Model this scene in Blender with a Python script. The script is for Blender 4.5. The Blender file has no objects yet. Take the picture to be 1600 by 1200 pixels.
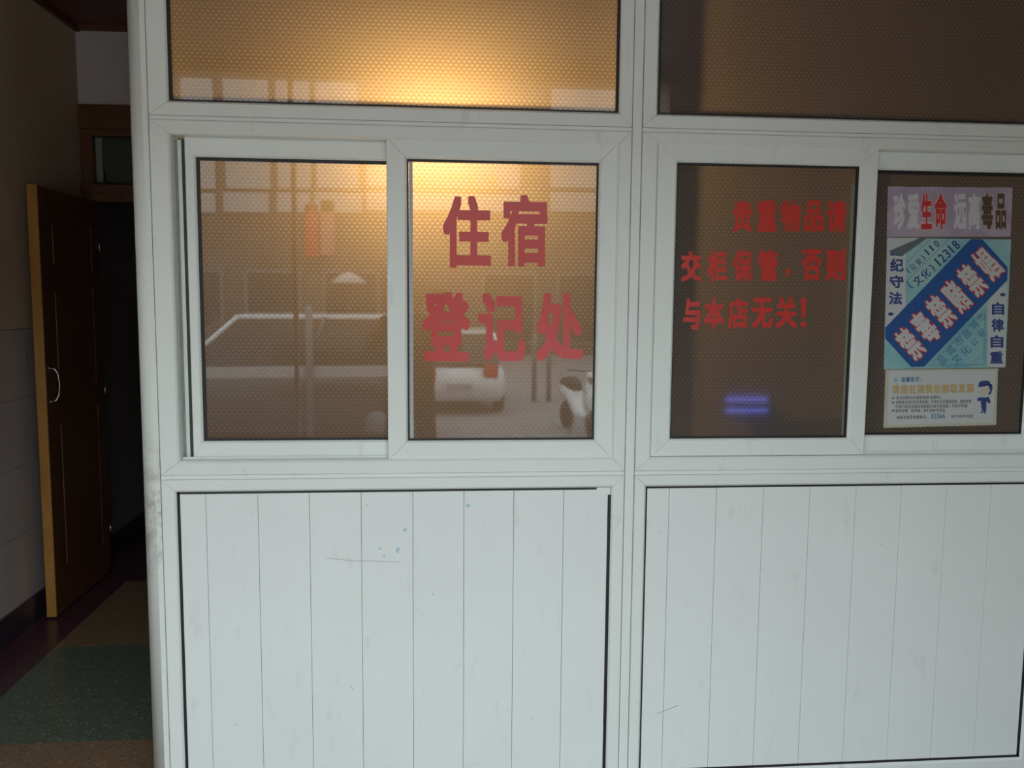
import bpy, bmesh, math, random
from mathutils import Vector, Matrix
random.seed(4)
SC = bpy.context.scene
COL = SC.collection
# ------------------------------------------------------------------ camera
RM = [[9.96075850e-01, -8.81038491e-02, 8.40314378e-03],
      [-6.75646176e-04, -1.02513857e-01, -9.94731347e-01],
      [8.85010992e-02, 9.90822194e-01, -1.02171104e-01]]      # rows: right, down, forward
FPX = 1350.0
CAM = Vector((0, -2.6, 1.6))
cd = bpy.data.cameras.new('camera'); cam = bpy.data.objects.new('camera', cd); COL.objects.link(cam)
cd.sensor_width = 36; cd.lens = FPX * 36 / 1600; cd.clip_start = 0.02; cd.clip_end = 300
r_, d_, f_ = [Vector(v) for v in RM]
m = Matrix.Identity(4)
for i in range(3):
    m[i][0] = r_[i]; m[i][1] = -d_[i]; m[i][2] = -f_[i]; m[i][3] = CAM[i]
cam.matrix_world = m
SC.camera = cam
# ------------------------------------------------------------------ world, portal, exposure
w = bpy.data.worlds.new('overcast'); SC.world = w; w.use_nodes = True
bg = w.node_tree.nodes['Background']; bg.inputs[0].default_value = (.80, .93, .96, 1); bg.inputs[1].default_value = 2.0
# overcast sky: brighter towards the zenith, the same all the way round
_nt = w.node_tree; _tc = _nt.nodes.new('ShaderNodeTexCoord'); _sx = _nt.nodes.new('ShaderNodeSeparateXYZ'); _mr = _nt.nodes.new('ShaderNodeMapRange')
_nt.links.new(_tc.outputs['Generated'], _sx.inputs[0]); _nt.links.new(_sx.outputs[2], _mr.inputs[0])
_mr.inputs[3].default_value = 2.0; _mr.inputs[4].default_value = 6.0
_nt.links.new(_mr.outputs[0], bg.inputs[1])
SC.view_settings.view_transform = 'Standard'; SC.view_settings.look = 'None'
SC.view_settings.exposure = 0.98; SC.view_settings.gamma = 1; SC.view_settings.use_curve_mapping = False
SC.cycles.use_denoising = True
SC.cycles.max_bounces = 10; SC.cycles.diffuse_bounces = 5; SC.cycles.transmission_bounces = 8
SC.cycles.sample_clamp_indirect = 6
OPEN_Y = -2.95
OX0, OX1, OTOP = -1.6, 1.5, 2.95          # entrance opening to the street
ld = bpy.data.lights.new('entrance_daylight_portal', 'AREA'); ld.shape = 'RECTANGLE'; ld.size = OX1-OX0; ld.size_y = OTOP
ld.cycles.is_portal = True
lo = bpy.data.objects.new('entrance_daylight_portal', ld); COL.objects.link(lo)
lo.location = ((OX0+OX1)/2, OPEN_Y-.02, OTOP/2); lo.rotation_euler = (math.radians(90), 0, 0)
LAMP_L = 250.0

# ------------------------------------------------------------------ helpers
def ray(px, py):
    v = r_*((px-800)/FPX) + d_*((py-600)/FPX) + f_
    return v
def P(px, py, y):                       # point of a picture pixel on a plane parallel to the partition
    v = ray(px, py); t = (y-CAM.y)/v.y
    return CAM + v*t
MIRY = 0.045
def V(px, py, D):                       # where a thing seen mirrored in the glass really stands (D = folded distance)
    p = P(px, py, D-2.6); return Vector((p.x, 2*MIRY-p.y, p.z))
def new_obj(name, me, parent=None, mat=None):
    o = bpy.data.objects.new(name, me); COL.objects.link(o)
    if parent: o.parent = parent
    if mat and not me.materials: me.materials.append(mat)
    return o
def empty(name, loc=(0, 0, 0)):
    o = bpy.data.objects.new(name, None); COL.objects.link(o); o.location = loc; o.empty_display_size = .05
    return o
def tag(o, label=None, cat=None, group=None, kind=None):
    if label: o['label'] = label
    if cat: o['category'] = cat
    if group: o['group'] = group
    if kind: o['kind'] = kind
    return o
class MB:
    def __init__(s): s.v = []; s.f = []; s.s = []
    def add(s, vs, fs, smooth=False):
        n = len(s.v); s.v += [tuple(v) for v in vs]; s.f += [tuple(i+n for i in f) for f in fs]; s.s += [smooth]*len(fs)
        return s
    def box(s, a, b, bev=0):
        x0, y0, z0 = [min(a[i], b[i]) for i in range(3)]; x1, y1, z1 = [max(a[i], b[i]) for i in range(3)]
        if not bev:
            return s.add([(x0,y0,z0),(x1,y0,z0),(x1,y1,z0),(x0,y1,z0),(x0,y0,z1),(x1,y0,z1),(x1,y1,z1),(x0,y1,z1)],
                  [(0,3,2,1),(4,5,6,7),(0,1,5,4),(1,2,6,5),(2,3,7,6),(3,0,4,7)])
        bm = bmesh.new(); bmesh.ops.create_cube(bm, size=1)
        for v in bm.verts:
            v.co = Vector(((x0+x1)/2+v.co.x*(x1-x0), (y0+y1)/2+v.co.y*(y1-y0), (z0+z1)/2+v.co.z*(z1-z0)))
        bmesh.ops.bevel(bm, geom=bm.edges[:], offset=bev, segments=2, affect='EDGES', profile=.6)
        bm.verts.index_update(); s.add([v.co[:] for v in bm.verts], [[v.index for v in f.verts] for f in bm.faces]); bm.free(); return s
    def tube(s, pts, r, n=10, cap=True):
        pts = [Vector(p) for p in pts]; rs = r if isinstance(r, (list, tuple)) else [r]*len(pts)
        vs = []; fs = []; prev = None
        for i, p in enumerate(pts):
            t = (pts[min(i+1, len(pts)-1)]-pts[max(i-1, 0)]).normalized()
            if prev is None:
                a = Vector((0, 0, 1)) if abs(t.z) < .9 else Vector((1, 0, 0)); u = t.cross(a).normalized()
            else: u = (prev - t*prev.dot(t)).normalized()
            prev = u; w2 = t.cross(u)
            for k in range(n):
                an = 2*math.pi*k/n; vs.append(p+(u*math.cos(an)+w2*math.sin(an))*rs[i])
        for i in range(len(pts)-1):
            for k in range(n):
                a = i*n+k; b = i*n+(k+1) % n; fs.append((a, b, b+n, a+n))
        if cap: fs.append(tuple(range(n))[::-1]); fs.append(tuple(range((len(pts)-1)*n, len(pts)*n)))
        return s.add(vs, fs, True)
    def lathe(s, c, prof, n=20, axis='z'):
        vs = []; fs = []
        for (r, h) in prof:
            for k in range(n):
                a = 2*math.pi*k/n; x, y = r*math.cos(a), r*math.sin(a)
                vs.append({'z': (c[0]+x, c[1]+y, c[2]+h), 'y': (c[0]+x, c[1]+h, c[2]+y), 'x': (c[0]+h, c[1]+x, c[2]+y)}[axis])
        for i in range(len(prof)-1):
            for k in range(n): a = i*n+k; b = i*n+(k+1) % n; fs.append((a, b, b+n, a+n))
        return s.add(vs, fs, True)
    def poly(s, pts, th):               # closed polygon (3d pts, near plane y) with thickness along +y
        n = len(pts); vs = [tuple(p) for p in pts]+[(p[0], p[1]+th, p[2]) for p in pts]
        fs = [tuple(range(n)), tuple(range(n, 2*n))[::-1]]+[(i, (i+1) % n, (i+1) % n+n, i+n) for i in range(n)]
        return s.add(vs, fs)
    def build(s, name, mat, parent=None, rel=None, fixn=True):
        me = bpy.data.meshes.new(name)
        vs = s.v
        if parent is not None and rel is None: rel = parent.matrix_basis.translation if parent.parent is None else worldloc(parent)
        if rel is not None: vs = [(v[0]-rel[0], v[1]-rel[1], v[2]-rel[2]) for v in vs]
        me.from_pydata(vs, [], s.f); me.polygons.foreach_set('use_smooth', s.s)
        if fixn:
            bm = bmesh.new(); bm.from_mesh(me); bmesh.ops.recalc_face_normals(bm, faces=bm.faces[:]); bm.to_mesh(me); bm.free()
        me.materials.append(mat)
        return new_obj(name, me, parent)
def worldloc(o):
    v = Vector((0, 0, 0))
    while o: v += o.location; o = o.parent
    return v

# ------------------------------------------------------------------ materials
def mat(name, col, rough=.6, spec=.5, metal=0, coat=0):
    m = bpy.data.materials.new(name); m.use_nodes = True; b = m.node_tree.nodes['Principled BSDF']
    b.inputs['Base Color'].default_value = (*col, 1); b.inputs['Roughness'].default_value = rough
    b.inputs['Specular IOR Level'].default_value = spec; b.inputs['Metallic'].default_value = metal
    b.inputs['Coat Weight'].default_value = coat
    return m
def N(m, t, **kw):
    n = m.node_tree.nodes.new(t)
    for k, v in kw.items(): setattr(n, k, v)
    return n
def L(m, a, b): m.node_tree.links.new(a, b)
def bsdf(m): return m.node_tree.nodes['Principled BSDF']
def ramp(m, fac, stops):
    r = N(m, 'ShaderNodeValToRGB'); el = r.color_ramp.elements
    while len(el) < len(stops): el.new(.5)
    for e, (p, c) in zip(el, stops): e.position = p; e.color = (*c, 1)
    L(m, fac, r.inputs[0]); return r.outputs[0]
def noise(m, scale, detail=3, vec=None, rough=.5):
    n = N(m, 'ShaderNodeTexNoise'); n.inputs['Scale'].default_value = scale; n.inputs['Detail'].default_value = detail; n.inputs['Roughness'].default_value = rough
    if vec: L(m, vec, n.inputs['Vector'])
    return n.outputs['Fac']
def wpos(m): return N(m, 'ShaderNodeNewGeometry').outputs['Position']
def noisy(name, c0, c1, scale, rough=.6, detail=4, bump=0, lo=.35, hi=.65, **k):
    m = mat(name, c0, rough, **k); v = wpos(m); f = noise(m, scale, detail, v)
    L(m, ramp(m, f, [(lo, c0), (hi, c1)]), bsdf(m).inputs['Base Color'])
    if bump:
        b = N(m, 'ShaderNodeBump'); b.inputs['Strength'].default_value = bump; b.inputs['Distance'].default_value = .002
        L(m, f, b.inputs['Height']); L(m, b.outputs[0], bsdf(m).inputs['Normal'])
    return m
def mixc(m, fac, a, b):
    x = N(m, 'ShaderNodeMix', data_type='RGBA'); 
    if isinstance(fac, float): x.inputs[0].default_value = fac
    else: L(m, fac, x.inputs[0])
    for s, c in ((6, a), (7, b)):
        if isinstance(c, tuple): x.inputs[s].default_value = (*c, 1)
        else: L(m, c, x.inputs[s])
    return x.outputs[2]
def mth(m, op, a, b=None, c=None):
    n = N(m, 'ShaderNodeMath', operation=op)
    for i, v in enumerate((a, b, c)):
        if v is None: continue
        if isinstance(v, (int, float)): n.inputs[i].default_value = v
        else: L(m, v, n.inputs[i])
    return n.outputs[0]
def upvc(name, base, grime=.5):
    m = mat(name, base, .42, .45); v = wpos(m)
    big = noise(m, 2.2, 3, v); c = ramp(m, big, [(.3, tuple(x*.965 for x in base)), (.7, base)])
    mp = N(m, 'ShaderNodeMapping'); mp.inputs['Scale'].default_value = (1, 1, .35); L(m, v, mp.inputs[0])
    st = noise(m, 17, 6, mp.outputs[0], .65)
    k = ramp(m, st, [(.60, (0, 0, 0)), (.78, (grime,)*3)])
    c2 = mixc(m, k, c, (.42, .40, .36))
    sp = noise(m, 75, 1, v); k2 = ramp(m, sp, [(.80, (0, 0, 0)), (.82, (.45, .45, .45))])
    c3 = mixc(m, k2, c2, (.30, .33, .34))
    L(m, c3, bsdf(m).inputs['Base Color'])
    return m
M = {}
M['upvc'] = upvc('white_upvc', (.80, .83, .81), .35)
M['plank'] = upvc('white_panel_plastic', (.80, .83, .83), .25)
# scuffed corner post: grime in a band where people brush past
m = upvc('scuffed_post_plastic', (.78, .81, .79), .4); M['post'] = m
b = bsdf(m); src = b.inputs['Base Color'].links[0].from_socket; v = wpos(m)
sx = N(m, 'ShaderNodeSeparateXYZ'); L(m, v, sx.inputs[0])
band = N(m, 'ShaderNodeMapRange'); band.inputs[1].default_value = .70; band.inputs[2].default_value = 1.22; L(m, sx.outputs[2], band.inputs[0])
tri = mth(m, 'SUBTRACT', 1.0, mth(m, 'ABSOLUTE', mth(m, 'SUBTRACT', mth(m, 'MULTIPLY', band.outputs[0], 2.0), 1.0)))
sc_ = ramp(m, noise(m, 24, 6, v, .7), [(.44, (0, 0, 0)), (.68, (1, 1, 1))])
L(m, mixc(m, mth(m, 'MULTIPLY', mth(m, 'MULTIPLY', tri, sc_), .75), src, (.22, .19, .17)), b.inputs['Base Color'])
M['blk'] = mat('black_rubber', (.012, .012, .013), .55)
M['pile'] = noisy('dark_brush_seal', (.03, .028, .025), (.09, .085, .08), 300, .9)
M['seam'] = mat('grey_joint', (.25, .26, .25), .7)
M['strip'] = mat('pale_film_edge', (.42, .44, .46), .35)
M['caulk'] = mat('channel_grey_green', (.27, .33, .28), .6)
# patterned film glass
def film_glass(name):
    m = bpy.data.materials.new(name); m.use_nodes = True; nt = m.node_tree; nt.nodes.clear()
    out = N(m, 'ShaderNodeOutputMaterial'); v = wpos(m); sx = N(m, 'ShaderNodeSeparateXYZ'); L(m, v, sx.inputs[0])
    p = .0130; k = 2*math.pi/p
    X, Z = sx.outputs[0], sx.outputs[2]
    cs = []
    for ang in (90, 33, 147):               # slightly squashed hexagonal lattice of dots
        a = math.radians(ang)
        t = mth(m, 'ADD', mth(m, 'MULTIPLY', X, k*math.cos(a)), mth(m, 'MULTIPLY', Z, k*1.22*math.sin(a)))
        cs.append(mth(m, 'COSINE', t))
    h = mth(m, 'ADD', mth(m, 'ADD', cs[0], cs[1]), cs[2])
    mr = N(m, 'ShaderNodeMapRange'); mr.inputs[1].default_value = -1.5; mr.inputs[2].default_value = 3; L(m, h, mr.inputs[0])
    hn = mr.outputs[0]
    tc = ramp(m, hn, [(.0, (.52, .34, .20)), (.45, (.64, .45, .28)), (.80, (.84, .65, .43)), (1., (.95, .80, .58))])
    dc = ramp(m, hn, [(.0, (.155, .130, .120)), (.9, (.182, .153, .140))])
    tr = N(m, 'ShaderNodeBsdfTranslucent'); L(m, tc, tr.inputs[0])
    df = N(m, 'ShaderNodeBsdfDiffuse'); L(m, dc, df.inputs[0])
    bmp = N(m, 'ShaderNodeBump'); bmp.inputs['Strength'].default_value = .2; bmp.inputs['Distance'].default_value = .002; L(m, hn, bmp.inputs['Height'])
    L(m, bmp.outputs[0], df.inputs['Normal'])
    mx = N(m, 'ShaderNodeAddShader')
    sct = N(m, 'ShaderNodeMixShader'); sct.inputs[0].default_value = .5; L(m, df.outputs[0], sct.inputs[1]); L(m, tr.outputs[0], sct.inputs[2])
    gl = N(m, 'ShaderNodeBsdfGlossy'); gl.inputs['Roughness'].default_value = .02; gl.inputs[0].default_value = (1, .97, .96, 1)
    fr = N(m, 'ShaderNodeFresnel'); fr.inputs[0].default_value = 1.5
    fac = mth(m, 'MULTIPLY', fr.outputs[0], 1.3)
    fm = N(m, 'ShaderNodeMixShader'); L(m, fac, fm.inputs[0]); L(m, sct.outputs[0], fm.inputs[1]); L(m, gl.outputs[0], fm.inputs[2])
    L(m, fm.outputs[0], out.inputs[0])
    return m
M['film'] = film_glass('brown_dotted_film_glass')
m = bpy.data.materials.new('clear_glass'); m.use_nodes = True; m.node_tree.nodes.clear(); M['clear'] = m
_o = N(m, 'ShaderNodeOutputMaterial'); _t = N(m, 'ShaderNodeBsdfTransparent'); _t.inputs[0].default_value = (.93, .96, .94, 1)
_g = N(m, 'ShaderNodeBsdfGlossy'); _g.inputs['Roughness'].default_value = .02; _x = N(m, 'ShaderNodeMixShader'); _x.inputs[0].default_value = .05
L(m, _t.outputs[0], _x.inputs[1]); L(m, _g.outputs[0], _x.inputs[2]); L(m, _x.outputs[0], _o.inputs[0])
M['red'] = mat('red_vinyl', (.62, .065, .06), .25)
M['red2'] = mat('deep_red_vinyl', (.60, .045, .035), .3)
def wood(name, a, b, axis_scale, rough=.45):
    m = mat(name, a, rough); v = wpos(m); mp = N(m, 'ShaderNodeMapping'); mp.inputs['Scale'].default_value = axis_scale; L(m, v, mp.inputs[0])
    f = noise(m, 9, 6, mp.outputs[0], .6)
    L(m, ramp(m, f, [(.3, a), (.7, b)]), bsdf(m).inputs['Base Color']); return m
M['door'] = wood('shaded_orange_wood', (.085, .030, .011), (.14, .052, .016), (3, 3, .4))  # colour darkened to hold the shade of the dim corridor
M['dooredge'] = wood('lit_orange_wood', (.36, .16, .03), (.46, .22, .05), (3, 3, .6))  # same wood in a lighter colour, painting the light on the edge
M['ceil'] = noisy('dark_red_ceiling_board', (.085, .022, .016), (.12, .035, .022), 3, .5)
M['paint'] = noisy('cream_wall_paint', (.46, .345, .24), (.52, .40, .28), 1.5, .8, bump=.2)
M['tile'] = noisy('pinkish_wall_tile', (.42, .355, .33), (.47, .40, .375), 2.5, .25)
M['grout'] = mat('grey_grout', (.22, .19, .18), .9)
M['skirt'] = mat('black_skirting_tile', (.035, .025, .035), .3)
M['plaster'] = noisy('grey_pink_plaster', (.50, .43, .42), (.56, .49, .48), 2, .85)
M['chrome'] = mat('worn_chrome', (.45, .44, .44), .2, metal=1)
def terrazzo(name, base, chips):
    m = mat(name, base, .28); v = wpos(m)
    vo = N(m, 'ShaderNodeTexVoronoi'); vo.inputs['Scale'].default_value = 95; L(m, v, vo.inputs['Vector'])
    sep = N(m, 'ShaderNodeSeparateColor'); L(m, vo.outputs['Color'], sep.inputs[0])
    c = ramp(m, sep.outputs[0], [(0, chips[0]), (.35, base), (.7, base), (1, chips[1])]); r = m.node_tree.nodes[-1]
    e = ramp(m, vo.outputs['Distance'], [(.3, (1, 1, 1)), (.55, (0, 0, 0))])
    L(m, mixc(m, e, base, c), bsdf(m).inputs['Base Color']); return m
M['tgreen'] = terrazzo('green_terrazzo', (.095, .115, .085), ((.04, .05, .04), (.24, .26, .20)))
M['ttan'] = terrazzo('tan_terrazzo', (.20, .13, .075), ((.07, .05, .03), (.34, .24, .15)))
M['tpurple'] = terrazzo('purple_terrazzo', (.075, .028, .038), ((.03, .012, .018), (.13, .07, .075)))
M['dglass'] = mat('dusty_dark_glass', (.075, .085, .07), .12)
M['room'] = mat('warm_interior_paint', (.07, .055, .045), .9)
M['asph'] = noisy('grey_asphalt', (.22, .205, .205), (.30, .285, .285), 6, .85)
M['pave'] = noisy('pale_paving', (.30, .29, .28), (.38, .37, .36), 5, .85)
M['carw'] = mat('white_car_paint', (.75, .76, .78), .25, coat=.6)
M['cars'] = mat('dark_grey_car_paint', (.035, .033, .035), .3, metal=.0, coat=.7)
M['card'] = mat('dark_red_car_paint', (.12, .03, .025), .25, coat=.7)
M['tint'] = mat('tinted_car_glass', (.02, .022, .025), .05)
M['tyre'] = mat('tyre_rubber', (.02, .02, .02), .85)
M['taill'] = mat('red_tail_lamp', (.6, .03, .02), .2)
M['amber'] = mat('amber_plastic', (.6, .25, .03), .3)
M['brick'] = noisy('weathered_brown_facade', (.10, .075, .065), (.15, .115, .10), .8, .9)
M['white'] = mat('white_board', (.42, .41, .41), .5)
M['orange'] = mat('orange_paint', (.75, .30, .05), .6)
M['jacket'] = noisy('dark_jacket_cloth', (.02, .02, .024), (.035, .035, .04), 30, .9)
M['jeans'] = mat('dark_jeans', (.02, .025, .045), .9)
M['skin'] = mat('skin', (.42, .24, .17), .5)
M['hair'] = mat('black_hair', (.012, .01, .01), .5)
M['steel'] = mat('grey_painted_steel', (.18, .18, .18), .4)

# ------------------------------------------------------------------ frame builder: four mitred profile members in one mesh
def frame(name, x0, x1, z0, z1, w, yf, yb, parent, m=None, gap=.0005, lip=.004):
    if not isinstance(w, (tuple, list)): w = (w,)*4
    wl, wr, wb, wt = w
    prof = [(0, 1, 0), (0, 0, lip*.5), (lip*.5/ .05, 0, 0)]
    # cross-section: (fraction of width, depth)
    def section(W): return [(0, yb), (0, yf+lip*.6), (lip*.6, yf), (W-lip*1.6, yf), (W-lip*.9, yf+lip*.5), (W, yf+lip*1.7), (W, yb)]
    mb = MB()
    sl, sr, sb, st = section(wl), section(wr), section(wb), section(wt)
    n = len(sl)
    for side in 'brtl':
        ring = []
        for e in (0, 1):
            for i in range(n):
                if side == 'b': u, y = sb[i]; x = (x0+sl[i][0]+gap) if e == 0 else (x1-sr[i][0]-gap); ring.append((x, y, z0+u))
                if side == 't': u, y = st[i]; x = (x0+sl[i][0]+gap) if e == 0 else (x1-sr[i][0]-gap); ring.append((x, y, z1-u))
                if side == 'l': u, y = sl[i]; z = (z0+sb[i][0]+gap) if e == 0 else (z1-st[i][0]-gap); ring.append((x0+u, y, z))
                if side == 'r': u, y = sr[i]; z = (z0+sb[i][0]+gap) if e == 0 else (z1-st[i][0]-gap); ring.append((x1-u, y, z))
        fs = [(i, (i+1) % n, (i+1) % n+n, i+n) for i in range(n)]+[tuple(range(n)), tuple(range(n, 2*n))[::-1]]
        mb.add(ring, fs)
    # dark fill just under the mitre gaps
    return mb.build(name, m or M['upvc'], parent)
def gasket(name, x0, x1, z0, z1, w, yf, yb, parent):
    if not isinstance(w, (tuple, list)): w = (w,)*4
    mb = MB(); wl, wr, wb, wt = w
    mb.box((x0, yf, z0), (x1, yb, z0+wb)); mb.box((x0, yf, z1-wt), (x1, yb, z1))
    mb.box((x0, yf, z0+wb), (x0+wl, yb, z1-wt)); mb.box((x1-wr, yf, z0+wb), (x1, yb, z1-wt))
    return mb.build(name, M['blk'], parent)
def pane(name, x0, x1, z0, z1, y, parent, m=None):
    o = MB().box((x0, y, z0), (x1, y+.005, z1)).build(name, m or M['film'], parent)
    o.data.materials.append(M['clear'])
    for f in o.data.polygons:
        if f.normal.y > -.5: f.material_index = 1
    return o

# ------------------------------------------------------------------ room shell
HALL_R, BACK_Y, CEIL = 3.6, 2.44, 3.03
floor = empty('floor', (0, 0, 0)); tag(floor, 'speckled terrazzo floor in green, tan and purple bands', kind='structure')
def slab(x0, x1, y0, y1, m): 
    return MB().box((x0+.0008, y0+.0008, -.06), (x1-.0008, y1-.0008, 0)).build('terrazzo_slab', M[m], floor)
bx = [-1.94, -1.715, -.85, HALL_R]
slab(bx[0], bx[1], -3.6, 4.6, 'tpurple')
ys = [(-3.6, -2.1, 'ttan'), (-2.1, -1.25, 'tgreen'), (-1.25, -.4, 'ttan'), (-.4, .465, 'ttan'), (.465, 1.335, 'tgreen'), (1.335, 2.235, 'ttan'), (2.235, 4.6, 'tpurple')]
for a, b_, c in ys:
    slab(bx[1], bx[2], a, b_, c)
    if b_ <= -.3: slab(bx[2], bx[3], a, b_, c)
slab(bx[2], bx[3], -.4, 2.6, 'tpurple')
MB().box((-2.1, -3.6, -.12), (HALL_R, 4.7, -.061)).build('slab_bed', M['grout'], floor)

ceil = MB().box((-2.1, OPEN_Y, CEIL), (HALL_R+.1, 4.6, CEIL+.12)).build('ceiling', M['ceil']); tag(ceil, 'dark red-brown boarded ceiling', kind='structure')
mb = MB()                                    # loose trim bead and sagging cable along the ceiling edge
pts = [(-1.925, -1+.1*i, CEIL-.012-.006*math.sin(i*1.3)-.004*math.sin(i*2.9)) for i in range(35)]
mb.tube(pts, .006, 6); pts2 = [(-1.93+.05*i, 2.425, CEIL-.010-.006*math.sin(i*1.1)) for i in range(22)]
mb.tube(pts2, .005, 6); mb.build('cable', M['seam'], ceil)
mb = MB(); mb.box((-1.94, -1, CEIL-.03), (-1.915, 2.44, CEIL)); mb.box((-1.94, 2.41, CEIL-.024), (-.85, 2.44, CEIL)); mb.build('ceiling_bead', M['ceil'], ceil)

wl = MB().box((-2.1, OPEN_Y, 0), (-1.952, 4.6, CEIL)).build('wall_left', M['grout']); tag(wl, 'left corridor wall, cream paint above pinkish tiles', kind='structure')
MB().box((-1.955, OPEN_Y, 1.425), (-1.94, BACK_Y, CEIL)).build('painted_plaster', M['paint'], wl)
tile_me = None; TW = .33; rows = [(.136, .457), (.459, .778), (.780, 1.099), (1.101, 1.422)]
for r, (z0, z1) in enumerate(rows):
    y = OPEN_Y+.01
    while y < BACK_Y-.02:
        y1 = min(y+TW, BACK_Y)
        o = MB().box((-1.953, y+.001, z0), (-1.9405, y1-.001, z1)).build('tile', M['tile'], wl)
        y += TW
bs = MB().box((-1.955, OPEN_Y, 0), (-1.928, BACK_Y, .135)).build('baseboard_left', M['skirt']); tag(bs, 'black tiled skirting along the left wall', kind='structure')

wb_ = MB()                                   # back wall with a doorway and transom opening
wb_.box((-1.955, BACK_Y, 2.614), (.2, BACK_Y+.12, CEIL)); wb_.box((-.96, BACK_Y, 0), (HALL_R, BACK_Y+.12, 2.614)); wb_.box((.2, BACK_Y, 2.614), (HALL_R, BACK_Y+.12, CEIL))
wback = wb_.build('wall_back', M['plaster']); tag(wback, 'greyish pink plaster wall above the inner doorway', kind='structure')
far = MB().box((-1.975, BACK_Y+.12, -.1), (-1.957, 4.6, CEIL)).build('wall_passage', M['plaster']); tag(far, 'dim wall of the passage beyond the door', kind='structure')
fb = MB().box((-1.957, BACK_Y+.13, -.02), (-1.94, 4.6, .135)).build('baseboard_passage', M['skirt']); tag(fb, 'black skirting in the passage beyond the door', kind='structure')
o = MB().box((-1.96, 4.6, 0), (HALL_R, 4.72, CEIL)).build('wall_far', M['plaster']); tag(o, 'far end wall of the dark passage', kind='structure')
o = MB().box((-.9, BACK_Y+.12, 0), (-.8, 4.6, CEIL)).build('wall_passage_right', M['plaster']); tag(o, kind='structure')
o = MB().box((HALL_R, OPEN_Y, -.1), (HALL_R+.12, 4.6, CEIL)).build('wall_right', M['paint']); tag(o, kind='structure')
o = MB().box((HALL_R-.012, OPEN_Y, -.02), (HALL_R+.01, BACK_Y-.02, .135)).build('baseboard_right', M['skirt']); tag(o, kind='structure')
mb = MB(); mb.box((OX1, OPEN_Y-.2, -.55), (HALL_R+.12, OPEN_Y, CEIL)); mb.box((-2.1, OPEN_Y-.2, -.55), (OX0, OPEN_Y, OTOP)); mb.box((-2.1, OPEN_Y-.2, OTOP), (OX1, OPEN_Y, CEIL+.12))
o = mb.build('wall_entrance', M['paint']); tag(o, 'entrance wall around the wide street opening', kind='structure')

# transom window in the back wall
tw = empty('window_5', (-1.45, BACK_Y, 2.35)); tag(tw, 'small orange wood transom window above the inner door', kind='structure')
mb = MB(); mb.box((-1.935, BACK_Y-.03, 2.485), (-.94, BACK_Y+.1, 2.614), .004); mb.build('head_board', M['door'], tw)
mb = MB(); mb.box((-1.935, BACK_Y-.012, 2.45), (-.94, BACK_Y+.09, 2.485)); mb.box((-1.935, BACK_Y-.012, 2.185), (-1.872, BACK_Y+.09, 2.45)); mb.box((-1.0, BACK_Y-.012, 2.185), (-.94, BACK_Y+.09, 2.45))
mb.build('window_frame', M['door'], tw)
mb = MB(); mb.box((-1.935, BACK_Y-.035, 2.143), (-.94, BACK_Y+.1, 2.186), .004); mb.build('sill_board', M['door'], tw)
mb = MB(); mb.box((-1.93, BACK_Y-.018, 2.095), (-.94, BACK_Y+.09, 2.143)); mb.build('door_head', M['door'], tw)
MB().box((-1.872, BACK_Y+.06, 2.186), (-1.0, BACK_Y+.065, 2.45)).build('glass_pane', M['dglass'], tw)
MB().box((-1.872, BACK_Y+.035, 2.205), (-1.838, BACK_Y+.058, 2.448)).build('inner_reveal', mat('pale_reveal', (.22, .25, .22), .7), tw)
MB().tube([(-1.835, BACK_Y+.05, 2.27), (-1.832, BACK_Y+.05, 2.21), (-1.78, BACK_Y+.045, 2.20), (-1.70, BACK_Y+.045, 2.188)], .004, 6).build('window_stay', M['blk'], tw)
MB().box((-.965, BACK_Y-.01, 0), (-.94, BACK_Y+.1, 2.143)).build('door_jamb', M['door'], tw)

# open door leaf against the left wall
dr = empty('door_1', (-1.87, 2.40, 0)); tag(dr, 'open orange-brown wooden door folded back against the left wall', kind='structure')
X0, X1, Y0, Y1 = -1.898, -1.852, 1.683, 2.405
mb = MB(); mb.box((X0+.004, Y0+.006, .012), (X1-.004, Y1, 2.092)); mb.build('door_leaf', M['door'], dr)
MB().box((X0, Y0, .01), (X1, Y0+.008, 2.095), .001).build('lit_edge', M['dooredge'], dr)  # leaf edge in the lighter wood, its light painted in
mb = MB(); e = .006
mb.box((X1-.004, Y0+.008, .012), (X1, Y0+.12, 2.092)); mb.box((X1-.004, Y1-.1, .012), (X1, Y1, 2.092))
for z0, z1 in ((.012, .2), (.98, 1.10), (1.62, 1.70), (1.95, 2.092)): mb.box((X1-.004, Y0+.12, z0), (X1, Y1-.1, z1))
mb.build('door_rail', M['door'], dr)
for z0, z1 in ((.23, .95), (1.13, 1.59), (1.73, 1.92)):
    MB().box((X1-.006, Y0+.15, z0), (X1+.001, Y1-.13, z1), .003).build('door_panel', M['door'], dr)
hz = [(X1, 1.735, 1.232), (X1+.022, 1.737, 1.226), (X1+.034, 1.742, 1.20), (X1+.038, 1.744, 1.15), (X1+.034, 1.742, 1.10), (X1+.022, 1.737, 1.074), (X1, 1.735, 1.068)]
h = MB().tube(hz, [.008, .006, .005, .005, .005, .006, .008], 10).build('handle', M['chrome'], dr)
for z in (1.232, 1.068): MB().lathe((X1, 1.735, z), [(0, .006), (.013, .005), (.015, 0)], 14, 'x').build('rosette', M['chrome'], h)
for z in (.25, 1.05, 1.85): MB().tube([(X1+.004, Y1+.004, z-.04), (X1+.004, Y1+.004, z+.04)], .006, 8).build('hinge', M['chrome'], dr)

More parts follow.
